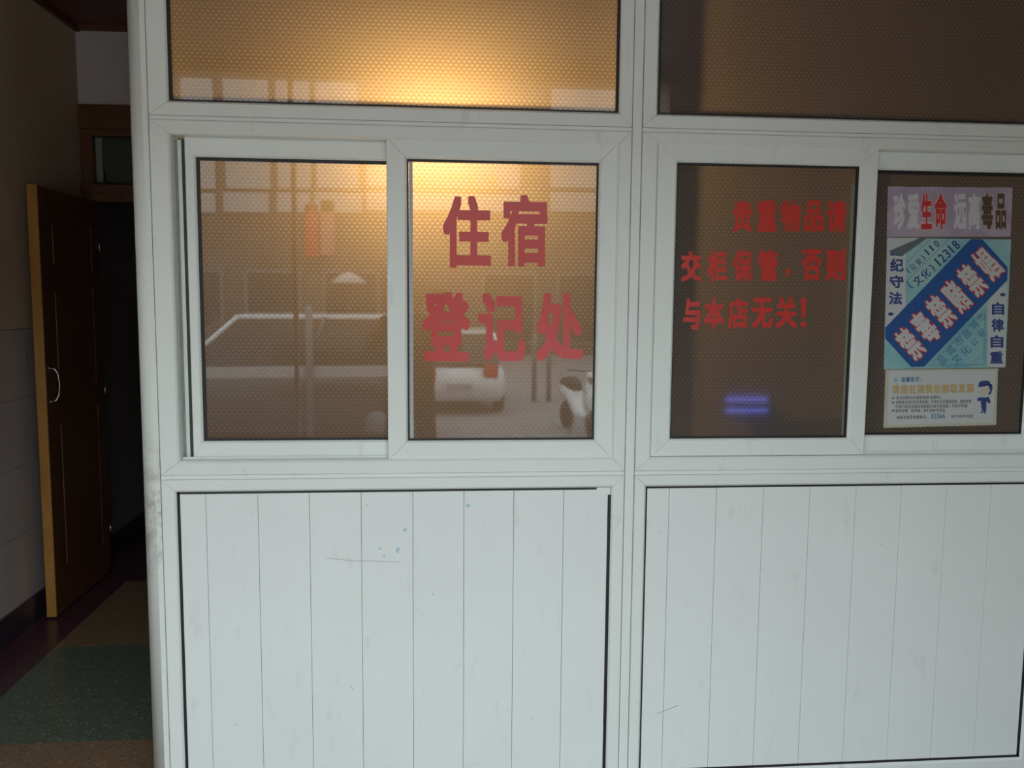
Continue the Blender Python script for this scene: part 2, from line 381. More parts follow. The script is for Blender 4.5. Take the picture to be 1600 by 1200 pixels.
# ------------------------------------------------------------------ booth partition: posts and coupling strips
YB = .07
def post(x_in, x_out, name):
    n = 10; R = x_in-x_out; s = 1 if R > 0 else -1; R = abs(R)
    ring = [(x_in, 0)]
    for i in range(n+1):
        a = math.pi/2*i/n; ring.append((x_out+s*(R*.75)*(1-math.sin(a)), .0+R*.75*(1-math.cos(a))))
    ring.append((x_out, .062)); ring.append((x_in, .062))
    k = len(ring); vs = [(x, y, 0) for x, y in ring]+[(x, y, CEIL) for x, y in ring]
    fs = [(i, (i+1) % k, (i+1) % k+k, i+k) for i in range(k)]+[tuple(range(k)), tuple(range(k, 2*k))]
    mb = MB(); mb.add(vs, fs); mb.s = [True if 1 <= i < n+1 else False for i in range(len(fs))]
    o = mb.build(name, M['post']); return o
o = post(-.8125, -.872, 'trim_1'); tag(o, 'rounded white plastic corner post at the left end of the booth, scuffed', kind='structure')
o = post(2.014, 2.074, 'trim_2'); tag(o, kind='structure')
o = MB().box((.588, .003, 0), (.6165, YB, CEIL), .002).build('trim_3', M['upvc']); tag(o, 'narrow white upright strip between the two booth bays', kind='structure')
k = 4
for (x0, x1) in ((-.811, .5865), (.618, 2.013)):
    for z0, z1 in ((2.0905, 2.1015), (1.046, 1.058)):
        o = MB().box((x0, .004, z0), (x1, YB, z1), .0015).build('trim_%d' % k, M['upvc']); tag(o, kind='structure'); k += 1
# dark backing in joints
mb = MB()
for x in (-.8118, .5873, .6172, 2.0135): mb.box((x-.0014, .012, 0), (x+.0014, .06, CEIL))
for z in (2.102, 2.0898, 1.0585, 1.0455):
    for (x0, x1) in ((-.81, .586), (.619, 2.012)): mb.box((x0, .010, z-.001), (x1, .05, z+.001))
o = mb.build('trim_%d' % k, M['seam']); tag(o, 'thin dark joints between the white frames', kind='structure'); k += 1

def outer(win, x0, x1, z0, z1, w):
    return frame('window_frame', x0, x1, z0, z1, w, 0, YB, win)
BL, BR = (-.811, .586), (.6185, 2.0125)
# top fixed lights
TOPZ = 2.98
for nme, (x0, x1), lab, gl in (('window_3', BL, 'left upper fixed window of brown dotted glass glowing from a lamp inside', (-.755, .5455)),
                               ('window_4', BR, 'right upper fixed window of dark brown dotted glass', (.6625, 1.965))):
    wn = empty(nme, ((x0+x1)/2, 0, 2.1025)); tag(wn, lab, kind='structure')
    g0, g1 = gl
    outer(wn, x0, x1, 2.1025, TOPZ, (g0-x0, x1-g1, .0405, .045))
    gasket('gasket', g0, g1, 2.143, TOPZ-.045, (.008, .008, .0055, .008), .010, .026, wn)
    pane('glass_pane', g0+.003, g1-.003, 2.146, TOPZ-.048, .018, wn)
o = MB().box((-.811, .0, TOPZ), (2.0125, YB, CEIL)).build('trim_%d' % k, M['upvc']); tag(o, kind='structure'); k += 1

# sliding windows
def sliding(nme, bay, lab, inner, front, back, fglass, bglass, gf, gb, fl, bl):
    x0, x1 = bay; wn = empty(nme, ((x0+x1)/2, 0, 1.0585)); tag(wn, lab, kind='structure')
    fr = outer(wn, x0, x1, 1.0585, 2.090, inner)
    # tracks
    zi0, zi1 = 1.0585+inner[2], 2.090-inner[3]
    mb = MB()
    for y in (.036, .066): mb.box((x0+inner[0], y, zi0-.004), (x1-inner[1], y+.003, zi0+.006))
    mb.build('track', M['upvc'], wn)
    res = []
    for (sx0, sx1, sz0, sz1), (gx0, gx1, gz0, gz1), yf, gw, l2 in ((front, fglass, .008, gf, fl), (back, bglass, .042, gb, bl)):
        s = frame('sash', sx0, sx1, sz0, sz1, (gx0-sx0, sx1-gx1, gz0-sz0, sz1-gz1), yf, yf+.026, wn); s['label'] = l2
        gk = gasket('gasket', gx0, gx1, gz0, gz1, gw, yf+.008, yf+.020, s)
        p = pane('glass_pane', gx0+.003, gx1-.003, gz0+.003, gz1-.003, yf+.013, s)
        res.append((s, p))
    return wn, res
ZB, ZT = 1.1, 2.0575
w1, s1 = sliding('window_1', BL, 'left sliding window of the booth with red characters on its right sash', (.056, .040, .0435, .040),
    (-.1425, .547, 1.0975, 2.057), (-.726, -.08, 1.1025, 2.0505), (-.083, .490, 1.157, 1.997), (-.696, -.10, 1.1545, 1.994),
    (.005, .0055, .006, .006), (.009, .006, .007, .008), 'front sash carrying red characters', 'rear sash beside the open channel')
w2, s2 = sliding('window_2', BR, 'right sliding window of the booth with red notice and taped posters', (.050, .045, .0435, .034),
    (.669, 1.3615, 1.1035, 2.061), (1.30, 1.985, 1.1025, 2.0565), (.7305, 1.304, 1.158, 2.004), (1.36, 1.918, 1.1605, 2.0),
    (.003, .008, .006, .006), (.008, .006, .006, .010), 'front sash carrying a red notice', 'rear sash carrying the posters')
# bare strips where the film stops short of the rubber
MB().box((-.077, .0200, 1.164), (-.066, .0209, 1.990)).build('bare_glass_strip', M['strip'], s1[0][0])
MB().add([(1.284, .0205, 1.95), (1.296, .0205, 1.95), (1.296, .0205, 1.165), (1.290, .0205, 1.165)], [(0, 1, 2, 3)]).build('bare_glass_strip', mat('greenish_bare_glass', (.20, .21, .16), .3), s2[0][0])
# open channel left of the rear sash: guide strip, brush seal
MB().box((-.7545, .05, 1.105), (-.7495, .066, 2.045)).build('channel_lining', M['caulk'], w1)
MB().box((-.7495, .056, 1.105), (-.7365, .068, 2.043)).build('guide_strip', M['upvc'], w1)
MB().box((-.7365, .050, 1.105), (-.7275, .066, 2.043)).build('brush_seal', M['pile'], w1)

# lower cladding
wf = empty('wall_front', (.6, 0, 0)); tag(wf, 'white plank-clad lower front of the booth', kind='structure')
def clad(bay, g, pz, seams, drop):
    x0, x1 = bay; g0, g1 = g
    frame('panel_frame', x0, x1, .0, 1.0455, (g0-x0, x1-g1, .066, 1.0455-pz[1]), 0, YB, wf)
    ed = [g0+.001]+seams+[g1-.001]
    for a, b_ in zip(ed[:-1], ed[1:]):
        o = MB().box((a+.0005, .0095, pz[0]), (b_-.0005, .022, pz[1]-.001), .0012).build('plank', M['plank'], wf)
    mb = MB(); mb.box((g0, .0225, pz[0]), (g1, .026, pz[1])); mb.build('backing_board', M['seam'], wf)
    mb = MB()
    mb.box((g0-.001, .0075, pz[0]), (g0+drop[0], .012, pz[1]))
    mb.box((g0, .0075, pz[1]-drop[1]), (g1-drop[4], .012, pz[1]+.001))
    mb.box((g1-drop[2], .0075, pz[0]), (g1+.001, .012, pz[1]-drop[5]))
    mb.box((g0, .0075, pz[0]-.001), (g1, .012, pz[0]+drop[3]))
    mb.build('gasket', M['blk'], wf)
sl = [P(px, 768, .0095).x for px in (321, 402.5, 483, 564, 645, 725, 803, 881)]
s0 = P(1046, 762, .0095).x; sr_ = [s0+.1525*i for i in range(9)]
sr_ = [x for x in sr_ if x < 1.94]
clad(BL, (-.768, .546), (.066, 1.0075), sl, (.0085, .0065, .010, .008, .046, .024))
clad(BR, (.656, 1.960), (.0655, 1.0085), sr_, (.005, .006, .009, .008, 0, 0))
# blue paint specks and a scratch on the planks
M['bluesp'] = mat('pale_blue_paint_speck', (.45, .62, .72), .6)
mb = MB()
for (px, py, r) in ((731, 790, 3.5), (633, 828, 3.2), (622, 858, 3), (594, 857, 2.2), (621, 862, 2.4), (600, 868, 2)):
    c = P(px, py, .0088); mb.add([(c.x+r*.0019*math.cos(a)*(1+.3*math.sin(3*a+px)), .0090, c.z+r*.0019*math.sin(a)) for a in [i*math.pi/5 for i in range(10)]], [tuple(range(10))])
mb.build('paint_speck', M['bluesp'], wf)
mb = MB()
def scratch(pts, wd=.0008):
    q = [P(a, b_, .0090) for a, b_ in pts]; vs = []
    for p in q: vs += [(p.x, p.y, p.z+wd), (p.x, p.y, p.z-wd)]
    mb.add(vs, [(2*i, 2*i+1, 2*i+3, 2*i+2) for i in range(len(q)-1)])
scratch([(510, 872), (550, 876), (590, 877), (625, 878)], .0006); scratch([(1027, 1115), (1040, 1110), (1060, 1102)], .0009); scratch([(548, 1073), (552, 1078)], .0012)
mb.build('scratch', M['seam'], wf)

# booth side and rest of the room inside
ws = MB(); ws.box((-.868, .064, 0), (-.83, BACK_Y, 1.05)); ws.box((-.868, .064, 2.05), (-.83, BACK_Y, CEIL)); 
for y in (.064, .85, 1.65, BACK_Y-.05): ws.box((-.868, y, 1.05), (-.83, y+.05, 2.05))
wside = ws.build('wall_booth_side', M['upvc']); tag(wside, 'white plastic side wall of the booth along the corridor', kind='structure')
for y0, y1 in ((.114, .85), (.9, 1.65), (1.7, BACK_Y-.05)): MB().box((-.852, y0, 1.05), (-.846, y1, 2.05)).build('glass_pane', M['film'], wside)
MB().box((-.829, .075, 0), (-.824, BACK_Y-.02, CEIL)).build('added_dark_liner', M['room'], wside)  # unseen dark sheet added to cut lamp bounce off the white wall
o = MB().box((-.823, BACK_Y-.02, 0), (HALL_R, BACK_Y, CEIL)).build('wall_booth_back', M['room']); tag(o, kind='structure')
ct = empty('counter', (.6, .33, 0)); tag(ct, 'dark counter standing inside the booth behind the glass', 'counter')
MB().box((-.8, .10, .93), (2.0, .62, .965), .004).build('worktop', M['steel'], ct)
for x in (-.78, .58, 1.95): MB().box((x, .12, 0), (x+.03, .60, .93)).build('side_panel', M['door'], ct)
MB().box((-.75, .58, .05), (1.95, .6, .93)).build('back_panel', M['door'], ct)
lamp = empty('pendant_lamp', (0.0, .31, CEIL)); tag(lamp, 'warm glowing bulb hanging inside behind the upper left window', 'lamp')
LZ = 2.07
MB().tube([(0, .31, CEIL), (0, .31, LZ+.09)], .004, 8).build('cord', M['blk'], lamp)
MB().lathe((0, .31, LZ+.05), [(0, .06), (.018, .055), (.02, .0), (.016, -.01)], 16).build('socket', M['blk'], lamp)
mbulb = bpy.data.materials.new('bulb_glow'); mbulb.use_nodes = True; nt = mbulb.node_tree; nt.nodes.clear()
e_ = nt.nodes.new('ShaderNodeEmission'); e_.inputs[0].default_value = (1, .72, .34, 1); e_.inputs[1].default_value = LAMP_L; oo = nt.nodes.new('ShaderNodeOutputMaterial'); nt.links.new(e_.outputs[0], oo.inputs[0])
MB().lathe((0, .31, LZ), [(0, -.035), (.015, -.031), (.028, -.018), (.032, 0), (.028, .018), (.018, .034), (.015, .045)], 18).build('bulb', mbulb, lamp)
# device with two blue light strips right behind the right window
dv = empty('blue_lit_device', (P(1163, 632, .06).x, .075, .965)); tag(dv, 'small dark device with two glowing blue strips low behind the right window', 'device')
a0, a1 = P(1110, 592, .075), P(1216, 684, .075)
MB().box((a0.x, .060, .966), (a1.x, .10, a0.z), .004).build('casing', M['blk'], dv)
mblue = bpy.data.materials.new('blue_led'); mblue.use_nodes = True; nt = mblue.node_tree; nt.nodes.clear()
e_ = nt.nodes.new('ShaderNodeEmission'); e_.inputs[0].default_value = (.06, .12, 1, 1); e_.inputs[1].default_value = 4.0; oo = nt.nodes.new('ShaderNodeOutputMaterial'); nt.links.new(e_.outputs[0], oo.inputs[0])
for y_ in (623, 640.5):
    p0, p1 = P(1132, y_, .034), P(1197, y_, .034); MB().tube([(p0.x, .0292, p0.z), (p1.x, .0292, p1.z)], .0024, 8).build('light_strip', mblue, dv)
    MB().box((p0.x+.02, .0318, p0.z-.003), (p1.x-.02, .061, p0.z+.003)).build('bracket', M['blk'], dv)

# ------------------------------------------------------------------ glyphs
GL = {}
def load_glyphs(chars):
    obs = []
    for c in chars:
        cu = bpy.data.curves.new('g', 'FONT'); cu.body = c; cu.size = 1; cu.resolution_u = 3; cu.fill_mode = 'FRONT'
        o = bpy.data.objects.new('g', cu); COL.objects.link(o); obs.append((c, o, cu))
    bpy.context.view_layer.update(); dg = bpy.context.evaluated_depsgraph_get()
    for c, o, cu in obs:
        me = bpy.data.meshes.new_from_object(o.evaluated_get(dg))
        vs = [(v.co.x, v.co.y) for v in me.vertices]; fs = [tuple(p.vertices) for p in me.polygons]
        if vs:
            xs = [v[0] for v in vs]; zs = [v[1] for v in vs]; GL[c] = (vs, fs, (min(xs), max(xs), min(zs), max(zs)))
        bpy.data.meshes.remove(me)
    for c, o, cu in obs: bpy.data.objects.remove(o); bpy.data.curves.remove(cu)
TXT = '住宿登记处贵重物品请交柜保管，否则与本店无关！珍爱生命远离毒品纪守法自律自重公安文化110()1238遵禁毒赌娼温馨提示：请您在消费后索取发票纳税咨询及举报电话地方税务局宣6批发门市部向商家拒绝开具时可拨打我们将为您保密并给予奖励营经者应当主动不得以任何理由市场娱乐健康文明盐城·'
load_glyphs(sorted(set(TXT)))
def glyph(mb, c, mp, bold=.03, full=False, y0=0.0):
    """mp maps (u right 0..1, v down 0..1) to a point; the glyph fills the unit square"""
    if c not in GL: return
    vs, fs, (x0, x1, z0, z1) = GL[c]
    if full: x0, x1, z0, z1 = 0, 1, -.12, .88
    x0 -= bold; x1 += bold; z0 -= bold; z1 += bold
    offs = [(0, 0)] if bold == 0 else [(a*bold, b*bold) for a in (-1, 0, 1) for b in (-1, 0, 1)]
    for i, (dx, dz) in enumerate(offs):
        q = []
        for (x, z) in vs:
            p = mp((x+dx-x0)/(x1-x0), 1-(z+dz-z0)/(z1-z0)); q.append((p[0], p[1]-y0-i*4e-6, p[2]))
        mb.add(q, fs)
def boxmap(x0, x1, y0, y1, Y, sl=0, sk=0):  # pixel box on plane Y, optional slopes
    return lambda u, v: P(x0+(x1-x0)*u+sk*v, y0+(y1-y0)*v+sl*u, Y)
def charobj(name, c, mp, m, parent, bold=.03, y0=0):
    mb = MB(); glyph(mb, c, mp, bold, y0=y0); return mb.build(name, m, parent, fixn=False)

Y1 = .0198
let1 = empty('window_lettering', P(775, 560, Y1)); tag(let1, 'five large red characters 住宿登记处 stuck on the left sliding window', 'lettering')
for c, x0, x1, y0, y1, sk in (('住', 692, 767, 305, 418, 0), ('宿', 783, 855.5, 304, 416, 0), ('登', 660, 735, 455, 564, 0), ('记', 747.5, 821, 457, 564, 0), ('处', 837, 911, 457, 564, 0)):
    charobj('character', c, boxmap(x0, x1, y0, y1, Y1, 1.0), M['red'], let1, .034)
let2 = empty('window_lettering', P(1190, 515, Y1)); tag(let2, 'three rows of small red characters stuck on the right sliding window', 'lettering')
for s in ((('贵', 1144.5, 1176, 312.5, 362.5), ('重', 1182.5, 1214, 312, 362.5), ('物', 1220, 1251, 312.5, 362.5), ('品', 1256, 1287.5, 313, 362.5), ('请', 1291, 1322.5, 312.5, 363),
    ('交', 1064, 1096, 392.5, 440), ('柜', 1105, 1136, 391.5, 440), ('保', 1145, 1176, 390.5, 440), ('管', 1184, 1216, 390, 440), ('，', 1226, 1235, 420, 433), ('否', 1252.5, 1284, 389.5, 439), ('则', 1290, 1321, 388.5, 438.5),
    ('与', 1067.5, 1094, 466, 515), ('本', 1100, 1131, 465.5, 514), ('店', 1137, 1169, 465.5, 513.5), ('无', 1175, 1207, 465, 513), ('关', 1212, 1245, 464, 512.5), ('！', 1251, 1260, 465.5, 511.5))):
    c, x0, x1, y0, y1 = s; charobj('character', c, boxmap(x0, x1, y0, y1, Y1), M['red2'], let2, .036 if c not in '，！' else .012)

# ------------------------------------------------------------------ posters on the rear sash of the right window
YP = .0540                               # front face of posters (glass face at .055)
def quad(q, Y): # q: TL TR BL BR pixels -> mapping
    tl, tr, bl, br = [P(a, b_, Y) for a, b_ in q]
    return lambda u, v: (tl*(1-u)+tr*u)*(1-v)+(bl*(1-u)+br*u)*v
def sheet(name, q, m, parent, Y, wav=0, th=.0006):
    f = quad(q, Y); n = 12; vs = []
    for j in range(2):
        for i in range(n+1):
            p = f(i/n, j); vs.append((p.x, Y, p.z+(wav*math.sin(i*1.9)*(1-j))))
    fs = [(i, i+1, n+2+i, n+1+i) for i in range(n)]
    k_ = len(vs); vs2 = vs+[(x, y+th, z) for x, y, z in vs]; fs2 = fs+[tuple(a+k_ for a in f_[::-1]) for f_ in fs]
    ring = list(range(n+1))+list(range(2*n+1, n, -1)); fs2 += [(ring[i], ring[(i+1) % len(ring)], ring[(i+1) % len(ring)]+k_, ring[i]+k_) for i in range(len(ring))]
    return MB().add(vs2, fs2).build(name, m, parent)
def flat(name, pts, m, parent, Y, dy):
    return MB().add([(p.x, Y-dy, p.z) for p in [P(a, b_, Y) for a, b_ in pts]], [tuple(range(len(pts)))]).build(name, m, parent, fixn=False)
c_ = dict(lil=(.42, .34, .46), lw=(.66, .64, .66), rd=(.62, .04, .04), pk=(.74, .45, .44), bn=(.12, .07, .05), tn=(.52, .42, .36),
          cy=(.26, .52, .55), bl=(.02, .10, .33), wh=(.60, .62, .62), nv=(.04, .07, .25), cr=(.56, .54, .43), ye=(.56, .42, .20), og=(.66, .42, .24), tx=(.09, .09, .09), b2=(.06, .18, .38), sk=(.62, .56, .48))
PM = {k2: mat('print_'+k2, tuple(.86*q for q in v2), .5) for k2, v2 in c_.items()}
m = noisy('lilac_paper', (.35, .28, .37), (.42, .36, .43), 14, .5); M['lilac'] = m
# 1 lilac banner
p1 = empty('poster', P(1484, 371, YP)); tag(p1, 'lilac paper banner reading 珍爱生命 远离毒品, topmost on the right pane', 'poster')
sheet('paper', ((1387.5, 291.5), (1582.5, 293), (1385.5, 370.5), (1579, 370)), M['lilac'], p1, YP, .0008)
for c, x0, x1, cm, hm in (('珍', 1396, 1414.7, 'lw', None), ('爱', 1417.7, 1436.5, 'lw', None), ('生', 1439.3, 1456, 'rd', 'pk'), ('命', 1460.5, 1479, 'rd', 'pk'), ('远', 1490.5, 1510, 'lw', None), ('离', 1513, 1531.5, 'lw', None), ('毒', 1533.5, 1551.5, 'bn', 'tn'), ('品', 1555.7, 1572, 'bn', 'tn')):
    if hm: charobj('character_outline', c, boxmap(x0-1, x1+1, 301.3, 359.3, YP), PM[hm], p1, .085, .0002)
    charobj('character', c, boxmap(x0, x1, 302.3, 358.3, YP), PM[cm], p1, .035, .0004)
# 2 blue poster
p2 = empty('poster', P(1476, 576, YP)); tag(p2, 'light blue anti-drug and gambling poster with a slanting dark blue band', 'poster')
m = noisy('cyan_printed_paper', (.18, .42, .48), (.33, .52, .50), 9, .5)
sheet('paper', ((1386, 371.8), (1580, 374), (1381, 577), (1571, 574)), m, p2, YP-.0003)
flat('white_field', [(1386, 373), (1415, 373), (1415, 480), (1383, 511.5)], PM['wh'], p2, YP-.0003, .0002)
flat('white_field', [(1573.6, 440), (1570.8, 573.5), (1543, 573.5), (1544, 469)], PM['wh'], p2, YP-.0003, .0002)
flat('slanting_band', [(1516.7, 373.6), (1534.7, 373.8), (1574.5, 417.7), (1573.7, 437.5), (1444, 573), (1423.7, 573.5), (1383, 529), (1383.3, 511.7)], PM['bl'], p2, YP-.0003, .0004)
YQ = YP-.0003
def rot(cx, cy, w_, h_, a1, a2):
    a1 = math.radians(a1); a2 = math.radians(a2); ux, uy = math.cos(a1)*w_, -math.sin(a1)*w_; vx, vy = math.cos(a2)*h_, math.sin(a2)*h_
    return lambda u, v: P(cx+(u-.5)*ux+(v-.5)*vx, cy+(u-.5)*uy+(v-.5)*vy, YQ)
for c, cx, cy in (('禁', 1421.8, 537), ('毒', 1445.2, 511.5), ('禁', 1469.8, 486.5), ('赌', 1494, 463), ('禁', 1518.6, 438), ('娼', 1542.6, 412.5)):
    charobj('character_outline', c, rot(cx, cy, 28, 58, 44, 46.5), PM['rd'], p2, .075, .0006)
    charobj('character', c, rot(cx, cy, 26, 54.5, 44, 46.5), PM['wh'], p2, .030, .0008)
for c, cx, cy, s in (('(', 1419, 423, 3.5), ('公', 1426.5, 417, 8.5), ('安', 1435.5, 409, 8.5), (')', 1442.5, 402.5, 3.5), ('1', 1448.3, 394, 2.8), ('1', 1455.3, 387.7, 2.8), ('0', 1463.2, 381, 6)):
    charobj('character', c, rot(cx, cy, s, 11, 43, 47), PM['nv'], p2, .012, .0004)
for c, cx, cy, s in (('(', 1421.3, 445.5, 4), ('文', 1433.8, 438, 14), ('化', 1446, 427.5, 14), (')', 1457, 418.5, 4), ('1', 1465, 409.8, 3), ('2', 1472, 403, 7.5), ('3', 1479.3, 396.2, 7.5), ('1', 1486, 389.5, 3), ('8', 1493.5, 382.5, 8)):
    charobj('character', c, rot(cx, cy, s, 15, 43, 47), PM['nv'], p2, .012, .0004)
def lines(name, segs, m, parent, wd, dy):
    mb = MB()
    for a, b_ in segs:
        p, q = P(*a, YQ), P(*b_, YQ); d = (q-p).normalized(); nrm = Vector((-d.z, 0, d.x))*wd
        mb.add([(v_.x, YQ-dy, v_.z) for v_ in (p+nrm, q+nrm, q-nrm, p-nrm)], [(0, 1, 2, 3)])
    return mb.build(name, m, parent, fixn=False)
for sg in (((1417, 438.7), (1483.7, 372.9)), ((1417, 410), (1454, 373.2))): lines('ruled_line', [sg], PM['nv'], p2, .0006, .0004)
for c, x0, x1, y0, y1 in (('遵', 1393, 1411.5, 387, 400), ('纪', 1390.7, 1411.7, 404, 424.5), ('守', 1390, 1411.7, 430, 450), ('法', 1388.5, 1409.5, 456, 476),
                          ('自', 1549.7, 1569, 472.7, 492), ('律', 1549, 1568.5, 498, 518), ('自', 1547.5, 1567.7, 524, 543.5), ('重', 1546.7, 1567, 549, 568)):
    charobj('character', c, boxmap(x0, x1, y0, y1, YQ), PM['nv'], p2, .035, .0004)
for cx, cy in ((1391.8, 490.7), (1566.7, 460.5)): flat('dot', [(cx+4.3*math.cos(a), cy+2.8*math.sin(a)) for a in [i*math.pi/6 for i in range(12)]], PM['nv'], p2, YQ, .0004)
lines('triangle_border', [((1540.7, 480), (1448.5, 571.5)), ((1448.5, 571.5), (1539, 571)), ((1539, 571), (1540.7, 480)), ((1539, 486), (1456, 569)), ((1456, 569), (1537, 569)), ((1537, 569), (1538.5, 486))], PM['b2'], p2, .0006, .0004)
for c, cx, cy, s in (('盐', 1472, 562, 14), ('城', 1485.5, 547.5, 14), ('市', 1498.5, 533.5, 14), ('盐', 1510.5, 521, 13), ('城', 1522.5, 507.5, 13), ('市', 1533, 495.5, 12), ('文', 1494, 561, 14), ('化', 1508.5, 547.5, 15), ('公', 1522, 534, 12), ('安', 1533.5, 520.5, 12)):
    charobj('sketch_stroke', c, rot(cx, cy, s, s, 44, 46), PM['b2'], p2, 0, .0004)
for sg in (((1515, 571), (1539, 546)), ((1520, 571), (1539, 551)), ((1525, 571), (1539, 557)), ((1462, 561), (1475, 549)), ((1478, 545), (1490, 534))): lines('sketch_line', [sg], PM['b2'], p2, .0005, .0004)
# curled corner of the poster
q0, q1, q2 = P(1386, 371.5, YQ), P(1437, 371.5, YQ), P(1389.5, 391.5, YQ)
mb = MB(); mb.add([(q0.x, YQ-.0006, q0.z+.0003), (q1.x, YQ-.0012, q1.z), (q2.x, YQ-.006, q2.z), ((q0.x+q1.x)/2, YQ-.001, q0.z)], [(0, 3, 2), (3, 1, 2)]); mb.build('curled_corner', PM['wh'], p2, fixn=False)
flat('curl_shadow', [(1390, 391), (1437, 372), (1447, 373), (1408, 401), (1399, 395), (1391, 400)], mat('painted_curl_shadow', (.12, .14, .16), .8), p2, YQ, .0005)  # dark patch painted as the shadow under the curled corner
# 3 cream notice
p3 = empty('notice', P(1468, 668, YP)); tag(p3, 'small cream notice with an officer drawing below the blue poster', 'notice')
YQ = YP
sheet('paper', ((1383.7, 577.5), (1559.5, 575.5), (1380.5, 668.5), (1556.5, 664)), PM['cr'], p3, YP)
flat('printed_field', [(1389, 580), (1556, 578), (1551.5, 659.5), (1386, 664)], PM['wh'], p3, YP, .0002)
def row(s, x0, x1, y0, y1, sl, m, bold, gap=.9, dy=.0004, name='character'):
    n = len(s); cw = (x1-x0)/n; mb = MB()
    for i, c in enumerate(s):
        if c == ' ': continue
        yy_ = y0+sl*(i/n)
        if c in '，：。': glyph(mb, c, boxmap(x0+i*cw+cw*.1, x0+i*cw+cw*.4, yy_+(y1-y0)*.5, yy_+(y1-y0), YP), .01, y0=dy)
        elif c == '1': glyph(mb, c, boxmap(x0+i*cw+cw*.35, x0+i*cw+cw*.75, yy_, yy_+(y1-y0), YP), bold, y0=dy)
        else: glyph(mb, c, boxmap(x0+i*cw, x0+i*cw+cw*gap, yy_, yy_+(y1-y0), YP), bold, y0=dy)
    return mb.build(name, m, p3, fixn=False)
row('温馨提示：', 1408, 1444, 589, 597, -.8, PM['b2'], .02, name='blue_heading')
row('请您在消费后索取发票', 1394, 1523, 601.5, 615.5, -2, PM['ye'], .045, name='yellow_heading')
row('您在消费后向商家索取发票时，', 1400, 1474, 619, 624, -.8, PM['tx'], .012, name='text_line')
row('经营者应当主动开具发票，不得以任何理由拒绝，请您举报', 1400, 1518, 626, 631.3, -1.8, PM['tx'], .012, name='text_line')
row('可拨打电话咨询及举报我们将为您保密，并给予奖励', 1399, 1512, 633, 638.3, -1.8, PM['tx'], .012, name='text_line')
row('索取发票有奖举报，我们将给予奖励', 1399, 1477, 639.5, 644.5, -1, PM['tx'], .012, name='text_line')
row('纳税咨询及举报电话：', 1401, 1452, 649.5, 655, -1, PM['tx'], .012, name='text_line')
row('12366', 1454, 1477, 646.5, 654, -.5, PM['b2'], .008, name='phone_number')
row('地方税务局宣', 1486, 1521, 648, 653, -.4, PM['tx'], .012, name='text_line')
for y_ in (622.2, 629, 641.7): flat('bullet', [(1394, y_-1.8), (1398.3, y_), (1394, y_+1.8)], PM['tx'], p3, YP, .0004)
flat('emblem', [(1396, 596), (1399.5, 588.5), (1403, 596)], PM['cy'], p3, YP, .0004)
og = MB()
def blob(mb, pts, dy=.0004): mb.add([(p.x, YP-dy, p.z) for p in [P(a, b_, YP) for a, b_ in pts]], [tuple(range(len(pts)))])
blob(og, [(1528, 605), (1530, 597), (1536, 594.5), (1543, 594.5), (1547, 597), (1546, 602), (1536, 604)]); blob(og, [(1543, 599), (1550, 600), (1551, 606), (1548, 616), (1543, 617), (1547, 610)])
blob(og, [(1527, 622), (1533, 620.5), (1538, 621), (1545, 620), (1548, 629), (1545, 630.5), (1541, 627), (1541, 642), (1534, 642), (1532, 626), (1527, 627)])
blob(og, [(1531, 645), (1535, 642), (1536, 645.5)]); blob(og, [(1536.5, 642), (1540, 642), (1540, 646.5), (1536.8, 645)])
og.build('officer_uniform', PM['nv'], p3, fixn=False)
fc = MB(); blob(fc, [(1530, 604), (1536, 604.5), (1544, 602.5), (1546, 609), (1542, 616.5), (1536, 618.5), (1531, 615)]); fc.build('officer_face', PM['sk'], p3, fixn=False)

# ------------------------------------------------------------------ street outside (seen mirrored in the glass)
SZ = -.5
st_ = MB().box((-30, -40, SZ-.1), (30, -5.1, SZ)).build('street', M['asph']); tag(st_, 'grey asphalt street outside the entrance', kind='structure')
o = MB().box((-8, -5.1, SZ-.1), (10, -2.0, SZ+.12)).build('pavement', M['pave']); tag(o, 'pale paving outside the entrance', kind='structure')
stp = empty('entrance_steps', (0, -3.6, SZ+.12)); tag(stp, 'terrazzo entrance steps down to the pavement', kind='structure')
for i in range(2): MB().box((-1.94, -3.6-.3*(i+1), SZ+.12), (OX1, -3.6-.3*i, -.12*(i+1)-.01), .006).build('step', M['ttan'], stp)
kb = MB().box((-20, -25.2, SZ), (20, -25, SZ+.15)).build('kerb', M['pave']); tag(kb, 'pale kerb across the street', kind='structure')
# building opposite, D = 30
BY = -27.3
bd = empty('opposite_building', (0, BY, SZ)); tag(bd, 'brown building across the street with white sign boards, seen mirrored', 'building')
MB().box((-26, BY-6, SZ), (26, BY, 9.6)).build('wall', M['brick'], bd)
def bpx(x0, x1, y0, y1, name, m, D=29.85, th=.12):
    a, b_ = V(x0, y0, D), V(x1, y1, D); return MB().box((a.x, BY+.002, a.z), (b_.x, BY+th, b_.z), .01).build(name, m, bd)
for x0, x1 in ((262, 336), (348, 420), (395+37, 440+45), (490, 566), (572, 812), (860, 962), (1063, 1106)):
    bpx(x0, x1, 300, 332, 'sign_board', M['white'])
for x0, x1 in ((262, 336), (348, 422), (430, 486), (492, 560), (572, 812), (862, 960), (1063, 1106)):
    bpx(x0, x1, 116 if x0 < 500 or x0 > 820 else 170, 295, 'wall_panel', M['white'])
for i, c in enumerate('批发门市部'):
    a = V(780-28*i, 272, 29.7); mb = MB(); glyph(mb, c, lambda u, v, a=a: (a.x-.5*u, BY+.14, a.z-.6*v), .02); mb.build('sign_character', M['orange'], bd, fixn=False)
bpx(475, 498, 318, 402, 'red_banner', M['card' if 0 else 'taill']); bpx(500, 523, 312, 398, 'red_banner', mat('faded_red_cloth', (.55, .18, .16), .8))
